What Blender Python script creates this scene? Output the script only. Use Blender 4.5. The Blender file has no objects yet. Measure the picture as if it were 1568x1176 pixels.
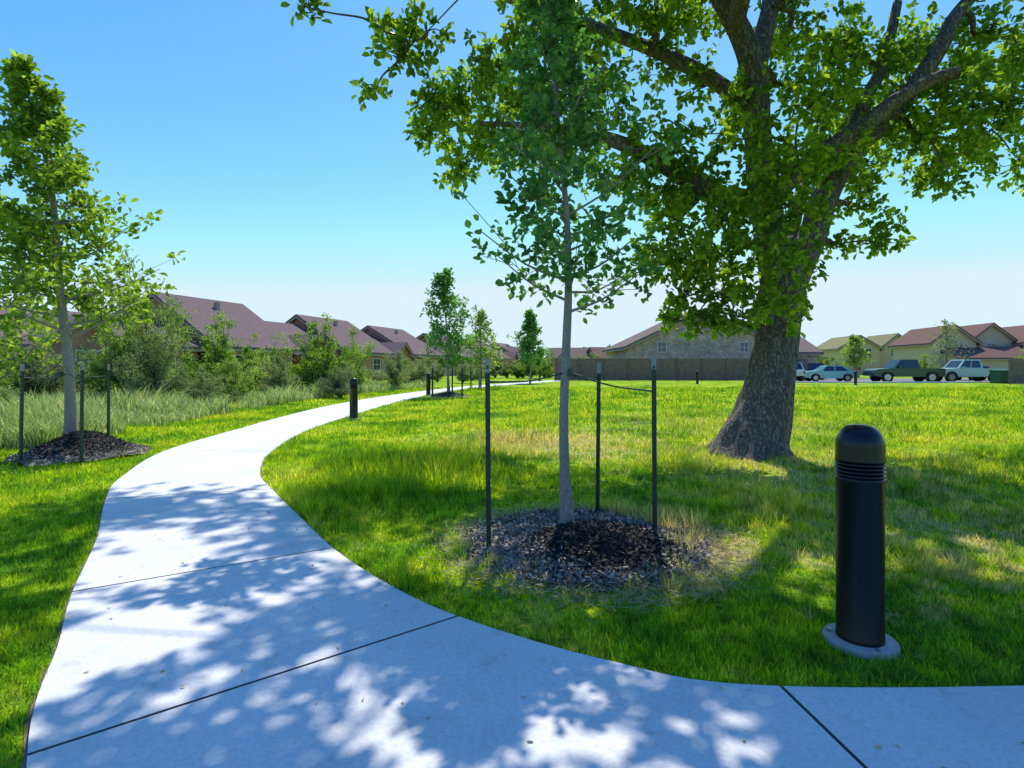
import bpy, math, random
import numpy as np
from mathutils import Vector, Matrix, noise as mnoise
random.seed(3); rng=np.random.default_rng(5)
scene=bpy.context.scene
COL=scene.collection
def nrm(a): return a/np.maximum(np.linalg.norm(a,axis=-1,keepdims=True),1e-9)

# ------------------------------------------------------------ mesh builder
class MB:
    def __init__(s): s.v=[];s.l=[];s.t=[];s.m=[];s.s=[];s.n=0
    def add(s,v,f,m=0,smooth=False):
        v=np.asarray(v,float).reshape(-1,3)
        if isinstance(f,np.ndarray):
            s.l.append((f+s.n).ravel()); k=len(f); s.t.append(np.full(k,f.shape[1]))
        else:
            k=len(f)
            for q in f: s.l.append(np.array(q)+s.n)
            s.t.append(np.array([len(q) for q in f]))
        s.m.append(np.full(k,m)); s.s.append(np.full(k,smooth)); s.v.append(v); s.n+=len(v)
    def box(s,x0,x1,y0,y1,z0,z1,m=0):
        v=[(x,y,z) for z in(z0,z1) for y in(y0,y1) for x in(x0,x1)]
        s.add(v,np.array([[0,2,3,1],[4,5,7,6],[0,1,5,4],[1,3,7,5],[3,2,6,7],[2,0,4,6]]),m)
    def extr(s,prof,a0,a1,fn,m=0,inset=0):
        n=len(prof)
        v=[fn(a0,p) for p in prof]+[fn(a1,p) for p in prof]
        f=[list(range(n))[::-1],list(range(n,2*n))]+[[i,(i+1)%n,n+(i+1)%n,n+i] for i in range(n)]
        s.add(v,f,m)
    def lathe(s,prof,cx,cy,cz=0,n=32,m=0,smooth=True):
        a=np.linspace(0,2*np.pi,n,endpoint=False)
        P=np.array(prof); k=len(P)
        v=np.stack([cx+P[:,None,0]*np.cos(a),cy+P[:,None,0]*np.sin(a),cz+np.repeat(P[:,1:2],n,1)],-1).reshape(-1,3)
        f=[]
        for i in range(k-1):
            for j in range(n): f.append([i*n+j,i*n+(j+1)%n,(i+1)*n+(j+1)%n,(i+1)*n+j])
        s.add(v,np.array(f),m,smooth)
    def tube(s,P4,sides=8,nper=4,m=0,wob=0,rfun=None,cap=True):
        C=catmull(np.asarray(P4,float),nper); P=C[:,:3]; R=np.maximum(C[:,3],.0015)
        T=nrm(np.gradient(P,axis=0)); ref=np.array([1,0,0.]) if abs(T[0][0])<.8 else np.array([0,1,0.])
        vs=[]; a=np.linspace(0,2*np.pi,sides,endpoint=False)
        U=nrm(ref-T[0]*ref.dot(T[0]))
        for i in range(len(P)):
            U=nrm(U-T[i]*U.dot(T[i])); V=np.cross(T[i],U)
            r=np.full(sides,R[i])
            if rfun is not None: r=rfun(P[i],a,R[i])
            if wob:
                r=r*np.array([1+wob*mnoise.noise(Vector((P[i][0]+math.cos(t)*2*1.,P[i][1]+math.sin(t)*2,P[i][2]*1.5))) for t in a])
            vs.append(P[i]+np.outer(r*np.cos(a),U)+np.outer(r*np.sin(a),V))
        v=np.concatenate(vs); k=len(P)
        I,J=np.meshgrid(np.arange(k-1),np.arange(sides),indexing='ij'); I=I.ravel();J=J.ravel();K=(J+1)%sides
        s.add(v,np.stack([I*sides+J,I*sides+K,(I+1)*sides+K,(I+1)*sides+J],1),m,True)
        if cap: s.add(vs[-1],[list(range(sides))],m)
    def obj(s,name,mats,parent=None,loc=None,rot=None):
        me=bpy.data.meshes.new(name)
        V=np.concatenate(s.v); L=np.concatenate(s.l); T=np.concatenate(s.t)
        me.vertices.add(len(V)); me.vertices.foreach_set('co',V.astype(np.float32).ravel())
        me.loops.add(len(L)); me.loops.foreach_set('vertex_index',L.astype(np.int32))
        me.polygons.add(len(T)); me.polygons.foreach_set('loop_start',np.concatenate([[0],np.cumsum(T)[:-1]]).astype(np.int32))
        me.polygons.foreach_set('material_index',np.concatenate(s.m).astype(np.int32))
        me.polygons.foreach_set('use_smooth',np.concatenate(s.s).astype(bool))
        me.update(calc_edges=True)
        for m in mats: me.materials.append(m)
        o=bpy.data.objects.new(name,me); COL.objects.link(o)
        if parent: o.parent=parent
        if loc is not None: o.location=loc
        if rot is not None: o.rotation_euler=(0,0,rot)
        return o
def catmull(P,n):
    if n<=1: return P
    Q=np.vstack([2*P[0]-P[1],P,2*P[-1]-P[-2]]); out=[]
    for i in range(1,len(Q)-2):
        for t in np.arange(n)/n:
            a,b,c,d=Q[i-1:i+3]
            out.append(.5*((2*b)+(c-a)*t+(2*a-5*b+4*c-d)*t*t+(3*b-a-3*c+d)*t**3))
    out.append(P[-1]); return np.array(out)
def empty(name,loc=(0,0,0),rot=0):
    e=bpy.data.objects.new(name,None); COL.objects.link(e); e.location=loc; e.rotation_euler=(0,0,rot); e.empty_display_size=.3; return e

# ------------------------------------------------------------ materials
def newmat(name):
    m=bpy.data.materials.new(name); m.use_nodes=True; nt=m.node_tree; nt.nodes.clear()
    out=nt.nodes.new('ShaderNodeOutputMaterial'); return m,nt,out
def nd(nt,t,**k):
    n=nt.nodes.new(t)
    for a,b in k.items(): setattr(n,a,b)
    return n
def ramp(nt,fac,stops,interp='LINEAR'):
    r=nt.nodes.new('ShaderNodeValToRGB'); e=r.color_ramp.elements; r.color_ramp.interpolation=interp
    e[0].position,e[0].color=stops[0][0],(*stops[0][1],1); e[1].position,e[1].color=stops[-1][0],(*stops[-1][1],1)
    for p,c in stops[1:-1]:
        x=e.new(p); x.color=(*c,1)
    nt.links.new(fac,r.inputs[0]); return r.outputs[0]
def mixc(nt,fac,a,b,mode='MIX'):
    n=nt.nodes.new('ShaderNodeMix'); n.data_type='RGBA'; n.blend_type=mode
    for idx,val in((0,fac),(6,a),(7,b)):
        if hasattr(val,'is_linked'): nt.links.new(val,n.inputs[idx])
        else: n.inputs[idx].default_value=val if idx==0 else (*val,1)
    return n.outputs[2]
def noisetex(nt,vec,scale,detail=3,rough=.55):
    n=nd(nt,'ShaderNodeTexNoise'); n.inputs['Scale'].default_value=scale; n.inputs['Detail'].default_value=detail; n.inputs['Roughness'].default_value=rough
    if vec is not None: nt.links.new(vec,n.inputs['Vector'])
    return n.outputs['Fac']
def scaled(nt,vec,s):
    n=nd(nt,'ShaderNodeMapping'); n.inputs['Scale'].default_value=s; nt.links.new(vec,n.inputs['Vector']); return n.outputs[0]
def pos(nt): return nd(nt,'ShaderNodeNewGeometry').outputs['Position']
def objc(nt): return nd(nt,'ShaderNodeTexCoord').outputs['Object']
def bump(nt,h,strength,dist):
    b=nd(nt,'ShaderNodeBump'); b.inputs['Strength'].default_value=strength; b.inputs['Distance'].default_value=dist; nt.links.new(h,b.inputs['Height']); return b.outputs[0]
def simple(name,c,rough=.6,metal=0,spec=.5,var=.12,vs=6,bmp=0):
    m,nt,out=newmat(name); p=nd(nt,'ShaderNodeBsdfPrincipled'); v=objc(nt)
    f=noisetex(nt,v,vs,4)
    col=ramp(nt,f,[(.25,tuple(x*(1-var) for x in c)),(.75,tuple(min(1,x*(1+var)) for x in c))])
    nt.links.new(col,p.inputs['Base Color']); p.inputs['Roughness'].default_value=rough; p.inputs['Metallic'].default_value=metal
    p.inputs['Specular IOR Level'].default_value=spec
    if bmp: nt.links.new(bump(nt,noisetex(nt,v,vs*8,4),bmp,.01),p.inputs['Normal'])
    nt.links.new(p.outputs[0],out.inputs[0]); return m
def leafmat(name,c1,c2,c3,tr=.5,tcol=(1.5,1.35,.5),big=1.3,rough=.5):
    m,nt,out=newmat(name); g=nd(nt,'ShaderNodeNewGeometry')
    c=ramp(nt,g.outputs['Random Per Island'],[(0,c1),(.5,c2),(1,c3)])
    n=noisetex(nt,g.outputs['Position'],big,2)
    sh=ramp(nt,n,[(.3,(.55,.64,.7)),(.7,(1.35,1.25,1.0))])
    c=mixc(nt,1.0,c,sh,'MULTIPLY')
    p=nd(nt,'ShaderNodeBsdfPrincipled'); p.inputs['Roughness'].default_value=rough; p.inputs['Specular IOR Level'].default_value=.35
    nt.links.new(c,p.inputs['Base Color'])
    if tr<=0: nt.links.new(p.outputs[0],out.inputs[0]); return m
    t=nd(nt,'ShaderNodeBsdfTranslucent'); nt.links.new(mixc(nt,1.0,c,tcol,'MULTIPLY'),t.inputs[0])
    mx=nd(nt,'ShaderNodeMixShader'); mx.inputs[0].default_value=tr
    nt.links.new(p.outputs[0],mx.inputs[1]); nt.links.new(t.outputs[0],mx.inputs[2]); nt.links.new(mx.outputs[0],out.inputs[0]); return m

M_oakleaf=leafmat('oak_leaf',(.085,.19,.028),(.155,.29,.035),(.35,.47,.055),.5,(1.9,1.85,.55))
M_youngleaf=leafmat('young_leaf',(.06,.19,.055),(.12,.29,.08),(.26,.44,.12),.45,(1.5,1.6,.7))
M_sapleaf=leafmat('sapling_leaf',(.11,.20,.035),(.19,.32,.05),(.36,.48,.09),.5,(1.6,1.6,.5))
M_shrubleaf=leafmat('shrub_leaf',(.15,.24,.05),(.27,.40,.10),(.44,.54,.18),.45,(1.5,1.5,.6),.6)
M_shrubdark=leafmat('shrub_leaf_olive',(.15,.20,.09),(.27,.33,.15),(.40,.45,.25),.4,(1.4,1.4,.7),.6)
M_farleaf=leafmat('far_leaf',(.08,.15,.06),(.12,.21,.08),(.18,.28,.11),.3,(1.3,1.3,.7),.1)

def barkmat(name,dark,light,sc=(9,9,1.6),bs=1.0,dist=.03):
    m,nt,out=newmat(name); p=nd(nt,'ShaderNodeBsdfPrincipled'); v=objc(nt)
    nz=nd(nt,'ShaderNodeTexNoise'); nz.inputs['Scale'].default_value=3; nz.inputs['Detail'].default_value=6; nz.inputs['Roughness'].default_value=.65; nt.links.new(v,nz.inputs['Vector'])
    add=nd(nt,'ShaderNodeVectorMath',operation='MULTIPLY_ADD'); nt.links.new(nz.outputs['Color'],add.inputs[0]); add.inputs[1].default_value=(.35,.35,1.0); nt.links.new(v,add.inputs[2])
    sv=scaled(nt,add.outputs[0],sc)
    vo=nd(nt,'ShaderNodeTexVoronoi',feature='DISTANCE_TO_EDGE'); vo.inputs['Scale'].default_value=1.6; nt.links.new(sv,vo.inputs['Vector'])
    n2=noisetex(nt,sv,4,6,.7)
    h=nd(nt,'ShaderNodeMath',operation='MULTIPLY_ADD'); nt.links.new(n2,h.inputs[0]); h.inputs[1].default_value=.6
    cl=nd(nt,'ShaderNodeMath',operation='MINIMUM'); nt.links.new(vo.outputs[0],cl.inputs[0]); cl.inputs[1].default_value=.26
    nt.links.new(cl.outputs[0],h.inputs[2])
    col=ramp(nt,h.outputs[0],[(.22,dark),(.48,tuple(a*.55+b*.45 for a,b in zip(dark,light))),(.68,light)])
    nt.links.new(col,p.inputs['Base Color']); p.inputs['Roughness'].default_value=.9; p.inputs['Specular IOR Level'].default_value=.2
    nt.links.new(bump(nt,h.outputs[0],bs,dist),p.inputs['Normal']); nt.links.new(p.outputs[0],out.inputs[0]); return m
M_bark=barkmat('oak_bark',(.055,.043,.038),(.55,.45,.39),(12,12,2.2),1.0,.07)
M_bark2=barkmat('young_bark',(.16,.145,.125),(.48,.44,.39),(30,30,14),.5,.006)
M_twig=simple('twig_bark',(.15,.125,.1),.9)

def grassfield(nt):
    """world-space colour of the lawn: lush / yellow-green / dry straw patches"""
    P=pos(nt)
    n1=noisetex(nt,P,.55,4,.6); n2=noisetex(nt,P,2.6,5,.7)
    a=nd(nt,'ShaderNodeMath',operation='MULTIPLY_ADD'); nt.links.new(n2,a.inputs[0]); a.inputs[1].default_value=.75; nt.links.new(n1,a.inputs[2])
    c=ramp(nt,a.outputs[0],[(.68,(.085,.25,.014)),(.80,(.21,.42,.012)),(.91,(.42,.58,.014)),(1.0,(.56,.60,.05))])
    c=mixc(nt,1.0,c,ramp(nt,noisetex(nt,P,9,4,.65),[(.36,(.48,.56,.6)),(.56,(1.1,1.1,1.05))]),'MULTIPLY')
    def ring(cx,cy,r0,r1,amp):
        d=nd(nt,'ShaderNodeVectorMath',operation='DISTANCE'); nt.links.new(P,d.inputs[0]); d.inputs[1].default_value=(cx,cy,0)
        mr=nd(nt,'ShaderNodeMapRange'); nt.links.new(d.outputs['Value'],mr.inputs[0]); mr.inputs[1].default_value=r0; mr.inputs[2].default_value=r1; mr.inputs[3].default_value=amp; mr.inputs[4].default_value=0; return mr.outputs[0]
    s=noisetex(nt,P,3.2,7,.8)
    for r in(ring(.65,4.2,.75,1.25,.22),ring(3.6,6.4,.3,3.8,.14),ring(.3,9.8,.3,2.8,.19),ring(4.5,12,1,6,.09),ring(3.2,3.6,.2,2.2,.10),ring(10,20,4,18,.05)):
        ad=nd(nt,'ShaderNodeMath',operation='ADD'); nt.links.new(s,ad.inputs[0]); nt.links.new(r,ad.inputs[1]); s=ad.outputs[0]
    f=ramp(nt,s,[(.59,(0,0,0)),(.71,(.85,.85,.85))])
    sep=nd(nt,'ShaderNodeSeparateColor'); nt.links.new(f,sep.inputs[0])
    return mixc(nt,sep.outputs[0],c,(.62,.52,.24)),n2
# ground
M_ground,nt,out=newmat('ground_grass'); p=nd(nt,'ShaderNodeBsdfPrincipled'); gc,n2=grassfield(nt)
fine=noisetex(nt,pos(nt),38,4,.7)
c=mixc(nt,1.0,gc,ramp(nt,fine,[(.3,(.42,.42,.42)),(.65,(1.1,1.1,1.1))]),'MULTIPLY')
nt.links.new(c,p.inputs['Base Color']); p.inputs['Roughness'].default_value=1; p.inputs['Specular IOR Level'].default_value=.1
nt.links.new(bump(nt,fine,.8,.05),p.inputs['Normal']); nt.links.new(p.outputs[0],out.inputs[0])
# blades
def blademat(name,tall=False):
    m,nt,out=newmat(name)
    g=nd(nt,'ShaderNodeNewGeometry')
    if tall: c=ramp(nt,g.outputs['Random Per Island'],[(0,(.14,.25,.07)),(.5,(.29,.41,.14)),(.8,(.44,.51,.25)),(1,(.66,.64,.46))])
    else:
        c,_=grassfield(nt)
        c=mixc(nt,1.0,c,ramp(nt,g.outputs['Random Per Island'],[(0,(.28,.38,.38)),(.35,(.75,.8,.8)),(.65,(1.2,1.15,1)),(.93,(1.55,1.4,1.2)),(1,(2.0,1.5,3.5))]),'MULTIPLY')
    p=nd(nt,'ShaderNodeBsdfPrincipled'); p.inputs['Roughness'].default_value=.5; p.inputs['Specular IOR Level'].default_value=.3; nt.links.new(c,p.inputs['Base Color'])
    t=nd(nt,'ShaderNodeBsdfTranslucent'); nt.links.new(mixc(nt,1.0,c,(1.5,1.4,.8),'MULTIPLY'),t.inputs[0])
    mx=nd(nt,'ShaderNodeMixShader'); mx.inputs[0].default_value=.5
    nt.links.new(p.outputs[0],mx.inputs[1]); nt.links.new(t.outputs[0],mx.inputs[2]); nt.links.new(mx.outputs[0],out.inputs[0]); return m
M_blade=blademat('grass_blade'); M_tall=blademat('tall_grass_blade',True)
M_straw=leafmat('straw',(.30,.23,.12),(.42,.34,.18),(.56,.48,.28),0,(1,1,1))
# concrete
M_conc,nt,out=newmat('concrete'); p=nd(nt,'ShaderNodeBsdfPrincipled'); P=pos(nt)
a=noisetex(nt,P,1.1,5,.6); b=noisetex(nt,P,45,4,.7); sp=noisetex(nt,P,7,5,.7)
c=ramp(nt,a,[(.3,(.61,.60,.57)),(.55,(.70,.69,.655)),(.8,(.75,.74,.71))])
c=mixc(nt,1.0,c,ramp(nt,b,[(.3,(.84,.84,.84)),(.6,(1.04,1.04,1.04))]),'MULTIPLY')
c=mixc(nt,1.0,c,ramp(nt,sp,[(.28,(.82,.80,.76)),(.44,(1,1,1))]),'MULTIPLY')
nt.links.new(c,p.inputs['Base Color']); p.inputs['Roughness'].default_value=.85; p.inputs['Specular IOR Level'].default_value=.25
nt.links.new(bump(nt,noisetex(nt,scaled(nt,P,(1,4,1)),60,3,.7),.35,.006),p.inputs['Normal']); nt.links.new(p.outputs[0],out.inputs[0])
M_pad=simple('pad_concrete',(.36,.34,.30),.9,var=.25,vs=14,bmp=.4)
M_joint=simple('joint_dark',(.13,.115,.095),.95); M_soil=simple('soil',(.20,.15,.09),.95,var=.4,vs=30,bmp=.6)
M_mulch=leafmat('mulch_dark',(.012,.011,.011),(.028,.024,.022),(.07,.06,.052),0,(1,1,1),6,.8)
M_mulch2=leafmat('mulch_grey',(.09,.08,.072),(.25,.215,.19),(.52,.46,.40),0,(1,1,1),5,.8)
M_black=simple('bollard_black',(.008,.009,.012),.28,0,.35,.2,3)
M_post=simple('stake_green',(.012,.035,.022),.45); M_posttop=simple('stake_top',(.26,.28,.27),.5)
M_strap=simple('strap_green',(.02,.07,.04),.6)
M_asphalt=simple('asphalt',(.16,.16,.16),.9,bmp=.3)
M_glass=simple('glass_dark',(.02,.028,.035),.08,0,.8)
M_trim=simple('trim',(.34,.27,.21),.7); M_white=simple('white_trim',(.6,.58,.52),.6)
M_tire=simple('tire',(.015,.015,.015),.85); M_hub=simple('hub',(.4,.4,.42),.3,.8)

def brickmat(name,c1,c2,mort):
    m,nt,out=newmat(name); p=nd(nt,'ShaderNodeBsdfPrincipled'); v=objc(nt)
    s=nd(nt,'ShaderNodeSeparateXYZ'); nt.links.new(v,s.inputs[0]); ad=nd(nt,'ShaderNodeMath',operation='ADD'); nt.links.new(s.outputs[0],ad.inputs[0]); nt.links.new(s.outputs[1],ad.inputs[1])
    cb=nd(nt,'ShaderNodeCombineXYZ'); nt.links.new(ad.outputs[0],cb.inputs[0]); nt.links.new(s.outputs[2],cb.inputs[1])
    b=nd(nt,'ShaderNodeTexBrick'); nt.links.new(cb.outputs[0],b.inputs['Vector']); b.inputs['Scale'].default_value=2.4
    b.inputs['Color1'].default_value=(*c1,1); b.inputs['Color2'].default_value=(*c2,1); b.inputs['Mortar'].default_value=(*mort,1); b.inputs['Mortar Size'].default_value=.03
    c=mixc(nt,1.0,b.outputs['Color'],ramp(nt,noisetex(nt,v,1.2,4),[(.3,(.7,.7,.7)),(.7,(1.25,1.25,1.25))]),'MULTIPLY')
    nt.links.new(c,p.inputs['Base Color']); p.inputs['Roughness'].default_value=.9; nt.links.new(p.outputs[0],out.inputs[0]); return m
M_brick=brickmat('brick_red',(.52,.21,.11),(.36,.14,.08),(.36,.28,.2)); M_brick2=brickmat('brick_tan',(.62,.42,.27),(.28,.19,.12),(.48,.40,.32))
def roofmat(name,c):
    m,nt,out=newmat(name); p=nd(nt,'ShaderNodeBsdfPrincipled'); v=objc(nt)
    w=nd(nt,'ShaderNodeTexWave',wave_type='BANDS',bands_direction='Z'); w.inputs['Scale'].default_value=3.2; w.inputs['Distortion'].default_value=.4; nt.links.new(v,w.inputs['Vector'])
    n=noisetex(nt,scaled(nt,v,(2.5,2.5,8)),2,4,.7)
    cc=ramp(nt,n,[(.3,tuple(x*.75 for x in c)),(.7,tuple(x*1.25 for x in c))])
    cc=mixc(nt,1.0,cc,ramp(nt,w.outputs['Fac'],[(0,(.8,.8,.8)),(.3,(1,1,1))]),'MULTIPLY')
    nt.links.new(cc,p.inputs['Base Color']); p.inputs['Roughness'].default_value=.9; p.inputs['Specular IOR Level'].default_value=.1; nt.links.new(p.outputs[0],out.inputs[0]); return m
M_roof=roofmat('roof_brown',(.175,.122,.118)); M_roof2=roofmat('roof_grey',(.18,.135,.11)); M_roof3=roofmat('roof_olive',(.24,.22,.11)); M_roof4=roofmat('roof_red',(.18,.105,.085))
M_stucco=simple('stucco_tan',(.52,.40,.27),.9); M_stucco2=simple('stucco_yellow',(.52,.45,.25),.9)
M_fence=simple('fence_wood',(.19,.125,.10),.9,var=.3,vs=3)

# ------------------------------------------------------------ camera / light / sky
cam=bpy.data.objects.new('camera',bpy.data.cameras.new('camera')); COL.objects.link(cam); scene.camera=cam
cam.location=(0,0,1.35); cam.rotation_euler=(math.radians(90),0,0)
cam.data.lens=19.5; cam.data.sensor_width=36; cam.data.shift_y=-26/1568; cam.data.clip_end=4000; cam.data.clip_start=.05
EL=math.radians(61); AZ=math.radians(11.5)
S=Vector((math.sin(AZ)*math.cos(EL),math.cos(AZ)*math.cos(EL),math.sin(EL)))
sl=bpy.data.lights.new('sun','SUN'); sl.energy=5.0; sl.angle=math.radians(.53); sl.color=(1,.96,.86)
so=bpy.data.objects.new('sun',sl); COL.objects.link(so); so.rotation_euler=S.to_track_quat('Z','Y').to_euler(); so.location=(5,20,40)
w=bpy.data.worlds.new('World'); scene.world=w; w.use_nodes=True; nt=w.node_tree; nt.nodes.clear()
sk=nd(nt,'ShaderNodeTexSky',sky_type='NISHITA'); sk.sun_disc=False; sk.sun_elevation=EL; sk.sun_rotation=AZ; sk.air_density=1.0; sk.dust_density=.3; sk.ozone_density=2.5
# tone the physical sky per channel (clear deep-blue day): c' = min(k*(c*s)^g, top)/s
ST_=.14
sep=nd(nt,'ShaderNodeSeparateColor'); nt.links.new(sk.outputs[0],sep.inputs[0]); cmb=nd(nt,'ShaderNodeCombineColor')
for i,(g,k,top) in enumerate(((1.7,1.75,.72),(1.22,1.5,.90),(.55,1.40,1.06))):
    a=nd(nt,'ShaderNodeMath',operation='MULTIPLY'); nt.links.new(sep.outputs[i],a.inputs[0]); a.inputs[1].default_value=ST_
    b=nd(nt,'ShaderNodeMath',operation='POWER'); nt.links.new(a.outputs[0],b.inputs[0]); b.inputs[1].default_value=g
    c=nd(nt,'ShaderNodeMath',operation='MULTIPLY'); nt.links.new(b.outputs[0],c.inputs[0]); c.inputs[1].default_value=k/ST_
    d=nd(nt,'ShaderNodeMath',operation='MINIMUM'); nt.links.new(c.outputs[0],d.inputs[0]); d.inputs[1].default_value=top/ST_
    nt.links.new(d.outputs[0],cmb.inputs[i])
bg=nd(nt,'ShaderNodeBackground'); bg.inputs[1].default_value=ST_; nt.links.new(cmb.outputs[0],bg.inputs[0]); wo=nd(nt,'ShaderNodeOutputWorld'); nt.links.new(bg.outputs[0],wo.inputs[0])
scene.view_settings.view_transform='Standard'; scene.view_settings.look='None'; scene.view_settings.exposure=0

# ------------------------------------------------------------ ground, path
mb=MB(); xs=np.array([-2000,-300,-60,-20,-8,0,8,20,60,300,2000.]); ys=np.array([-300,-30,-5,0,5,12,25,60,150,500,3000.])
X,Y=np.meshgrid(xs,ys); v=np.stack([X,Y,0*X],-1).reshape(-1,3); f=[]
for j in range(10):
    for i in range(10): f.append([j*11+i,j*11+i+1,(j+1)*11+i+1,(j+1)*11+i])
mb.add(v,np.array(f)); mb.obj('ground',[M_ground])
# path: (outer x,y, inner x,y, joint)
ST=[(9,1.0,9,3.0,0),(6,.6,6,2.62,1),(3,.35,3,2.36,0),(1.35,.25,1.12,2.31,1),(-.5,.7,.42,2.52,0),(-1.66,1.90,-.29,2.96,1),(-2.19,2.68,-.78,3.42,0),(-2.60,3.28,-1.32,4.08,1),(-3.22,4.3,-1.8,4.8,0),(-4.1,5.6,-2.62,6.05,1),(-4.72,6.7,-3.18,7.0,0),(-5.53,8.9,-3.78,8.7,1),(-5.9,12.1,-4.3,11.6,1),(-6.2,15.6,-4.42,15.2,1),(-6.3,19.1,-4.44,18.8,1),(-6.0,24,-4.2,24,1),(-5.1,30,-3.4,31,1),(-3.5,37,-1.9,37,1),(-1.0,44,.5,43,1),(3,53,4.3,52,1),(8,64,9.3,63,0)]
ST=np.array(ST,float); D=catmull(ST[:,:4],10); js=[i*10 for i in range(len(ST)) if ST[i,4]]
rows=[];ZT=.022
for i in range(len(D)):
    if i in js:
        t=nrm(D[min(i+1,len(D)-1)].reshape(2,2)-D[i-1].reshape(2,2))
        for off,z in((-.008,ZT),(-.005,ZT-.016),(.005,ZT-.016),(.008,ZT)): rows.append((D[i].reshape(2,2)+t*off,z,1))
    else: rows.append((D[i].reshape(2,2),ZT,0))
mb=MB(); v=[];f=[];fj=[]; sv=[]
for (r,z,j) in rows:
    o,i_=r; n=nrm(o-i_)
    v+= [(*(o+n*.004),-.05),(*o,z),(*i_,z),(*(i_-n*.004),-.05)]
for k in range(len(rows)-1):
    lst=fj if (rows[k][1]<ZT or rows[k+1][1]<ZT) and rows[k][2] and rows[k+1][2] else f
    for q in range(3): lst.append([k*4+q,k*4+q+1,(k+1)*4+q+1,(k+1)*4+q])
mb.add(v,np.array([a[::-1] for a in f])); mb.add(v,np.array([a[::-1] for a in fj]),1)
mb.obj('concrete_path',[M_conc,M_joint])
# worn soil margin under the slab edge
mb=MB(); v=[]; f=[]
for i,r in enumerate(D):
    o,i_=r[:2],r[2:]; n=nrm(o-i_); k1=.018+.010*math.sin(i*1.7)+.006*math.sin(i*4.1); k2=.02+.012*math.sin(i*2.3+1)+.008*math.sin(i*5.1)
    v+=[(*(o+n*k1),.005),(*(i_-n*k2),.005)]
for k in range(len(D)-1): f.append([k*2,k*2+1,k*2+3,k*2+2])
mb.add(v,np.array(f)); mb.obj('soil_margin',[M_soil])
POLY=np.vstack([D[:,:2],D[::-1,2:]])
def inpoly(P,poly,):
    x,y=P[:,0],P[:,1]; c=np.zeros(len(P),bool); n=len(poly)
    for i in range(n):
        x1,y1=poly[i]; x2,y2=poly[(i+1)%n]
        if y1==y2: continue
        k=((y1>y)!=(y2>y))&(x<(x2-x1)*(y-y1)/(y2-y1)+x1); c^=k
    return c
def edist(P):
    d=np.full(len(P),9.); 
    for i in range(len(POLY)-1):
        a=POLY[i];b=POLY[i+1]
        if min(a[1],b[1])>11: continue
        ab=b-a; t=np.clip(((P-a)@ab)/max(ab@ab,1e-9),0,1); d=np.minimum(d,np.hypot(*(P-a-t[:,None]*ab).T))
    return d
def outer_x(y): return np.interp(y,D[40:,1],D[40:,0])

# ------------------------------------------------------------ blades
def sn(P,s,seed):
    r=np.random.default_rng(seed); o=0
    for k in range(6):
        a=r.uniform(0,6.28); fr=s*r.uniform(.6,1.8); o=o+np.sin((P[:,0]*math.cos(a)+P[:,1]*math.sin(a))*fr+r.uniform(0,6.28))
    return o/6
def blades(mb,P,h,w,lean=.45,m=0,z=0,curved=False):
    N=len(P); a=rng.uniform(0,np.pi*2,N); t=np.stack([np.cos(a),np.sin(a),0*a],1); b=rng.uniform(0,np.pi*2,N)
    ln=np.stack([np.cos(b),np.sin(b),0*b],1)*(lean*rng.uniform(.1,1,N)*h)[:,None]
    B=np.column_stack([P,np.full(N,z)]) if P.shape[1]==2 else P
    w=(w*rng.uniform(.7,1.3,N)/2)[:,None]; up=np.column_stack([0*h,0*h,h])
    if curved:
        v=np.stack([B-t*w,B+t*w,B+ln*.3+up*.6+t*w*.8,B+ln*.3+up*.6-t*w*.8,B+ln+up],1).reshape(-1,3); i=np.arange(N)[:,None]*5
        mb.add(v,i+np.array([[0,1,2,3]]),m); mb.n-=len(v); mb.v.pop()
        mb.add(v,i+np.array([[3,2,4]]),m)
    else:
        v=np.stack([B-t*w,B+t*w,B+ln+up],1).reshape(-1,3)
        mb.add(v,np.arange(N)[:,None]*3+np.array([[0,1,2]]),m)
mb=MB()
mulches=[(.55,4.25,.78),(-6.5,8.4,.78),(-2.85,25,.9)]
for y0,y1,den,w_,hb in((.9,3.6,8500,.0055,.042),(3.6,6,4600,.007,.048),(6,10,2100,.010,.055),(10,18,750,.017,.065),(18,36,200,.034,.08)):
    A=(y1-y0)*2*(y1*1.06+1.2); N=int(A*den); P=np.column_stack([rng.uniform(-(y1*1.06+1.2),y1*1.06+1.2,N),rng.uniform(y0,y1,N)])
    P=P[np.abs(P[:,0])<P[:,1]*1.04+1.0]; P=P[~inpoly(P,POLY)]
    if y0<10: e=edist(P); P=P[rng.random(len(P))<np.clip(.35+e/.05,0,1)]
    for cx,cy,r in mulches: 
        d=np.hypot(P[:,0]-cx,P[:,1]-cy); P=P[d>r*(.9+.25*sn(P,5,9)[:len(P)])]
    P=P[np.hypot(P[:,0]-1.70,P[:,1]-2.71)>.17]
    g=sn(P,2.2,1)+.6*sn(P,6,2)+.7*sn(P,17,4); clump=np.exp(-(((P[:,0]+1.4)/1.2)**2+((P[:,1]-7.3)/1.3)**2)*.8)
    h=hb*(1+np.clip(g-.15,0,1)*3.4*(P[:,0]>-2.5)*(P[:,1]>3.3)+clump*2.6)*rng.uniform(.4,1.35,len(P))
    dring=np.exp(-((np.hypot(P[:,0]-.6,P[:,1]-4.2)-1)/.2)**2)
    keep=rng.random(len(P))<np.clip(.82+g*.95-dring*.4,.15,1); P=P[keep];h=h[keep]
    blades(mb,P,h,w_,.85)
mb.obj('lawn_grass',[M_blade])
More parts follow.
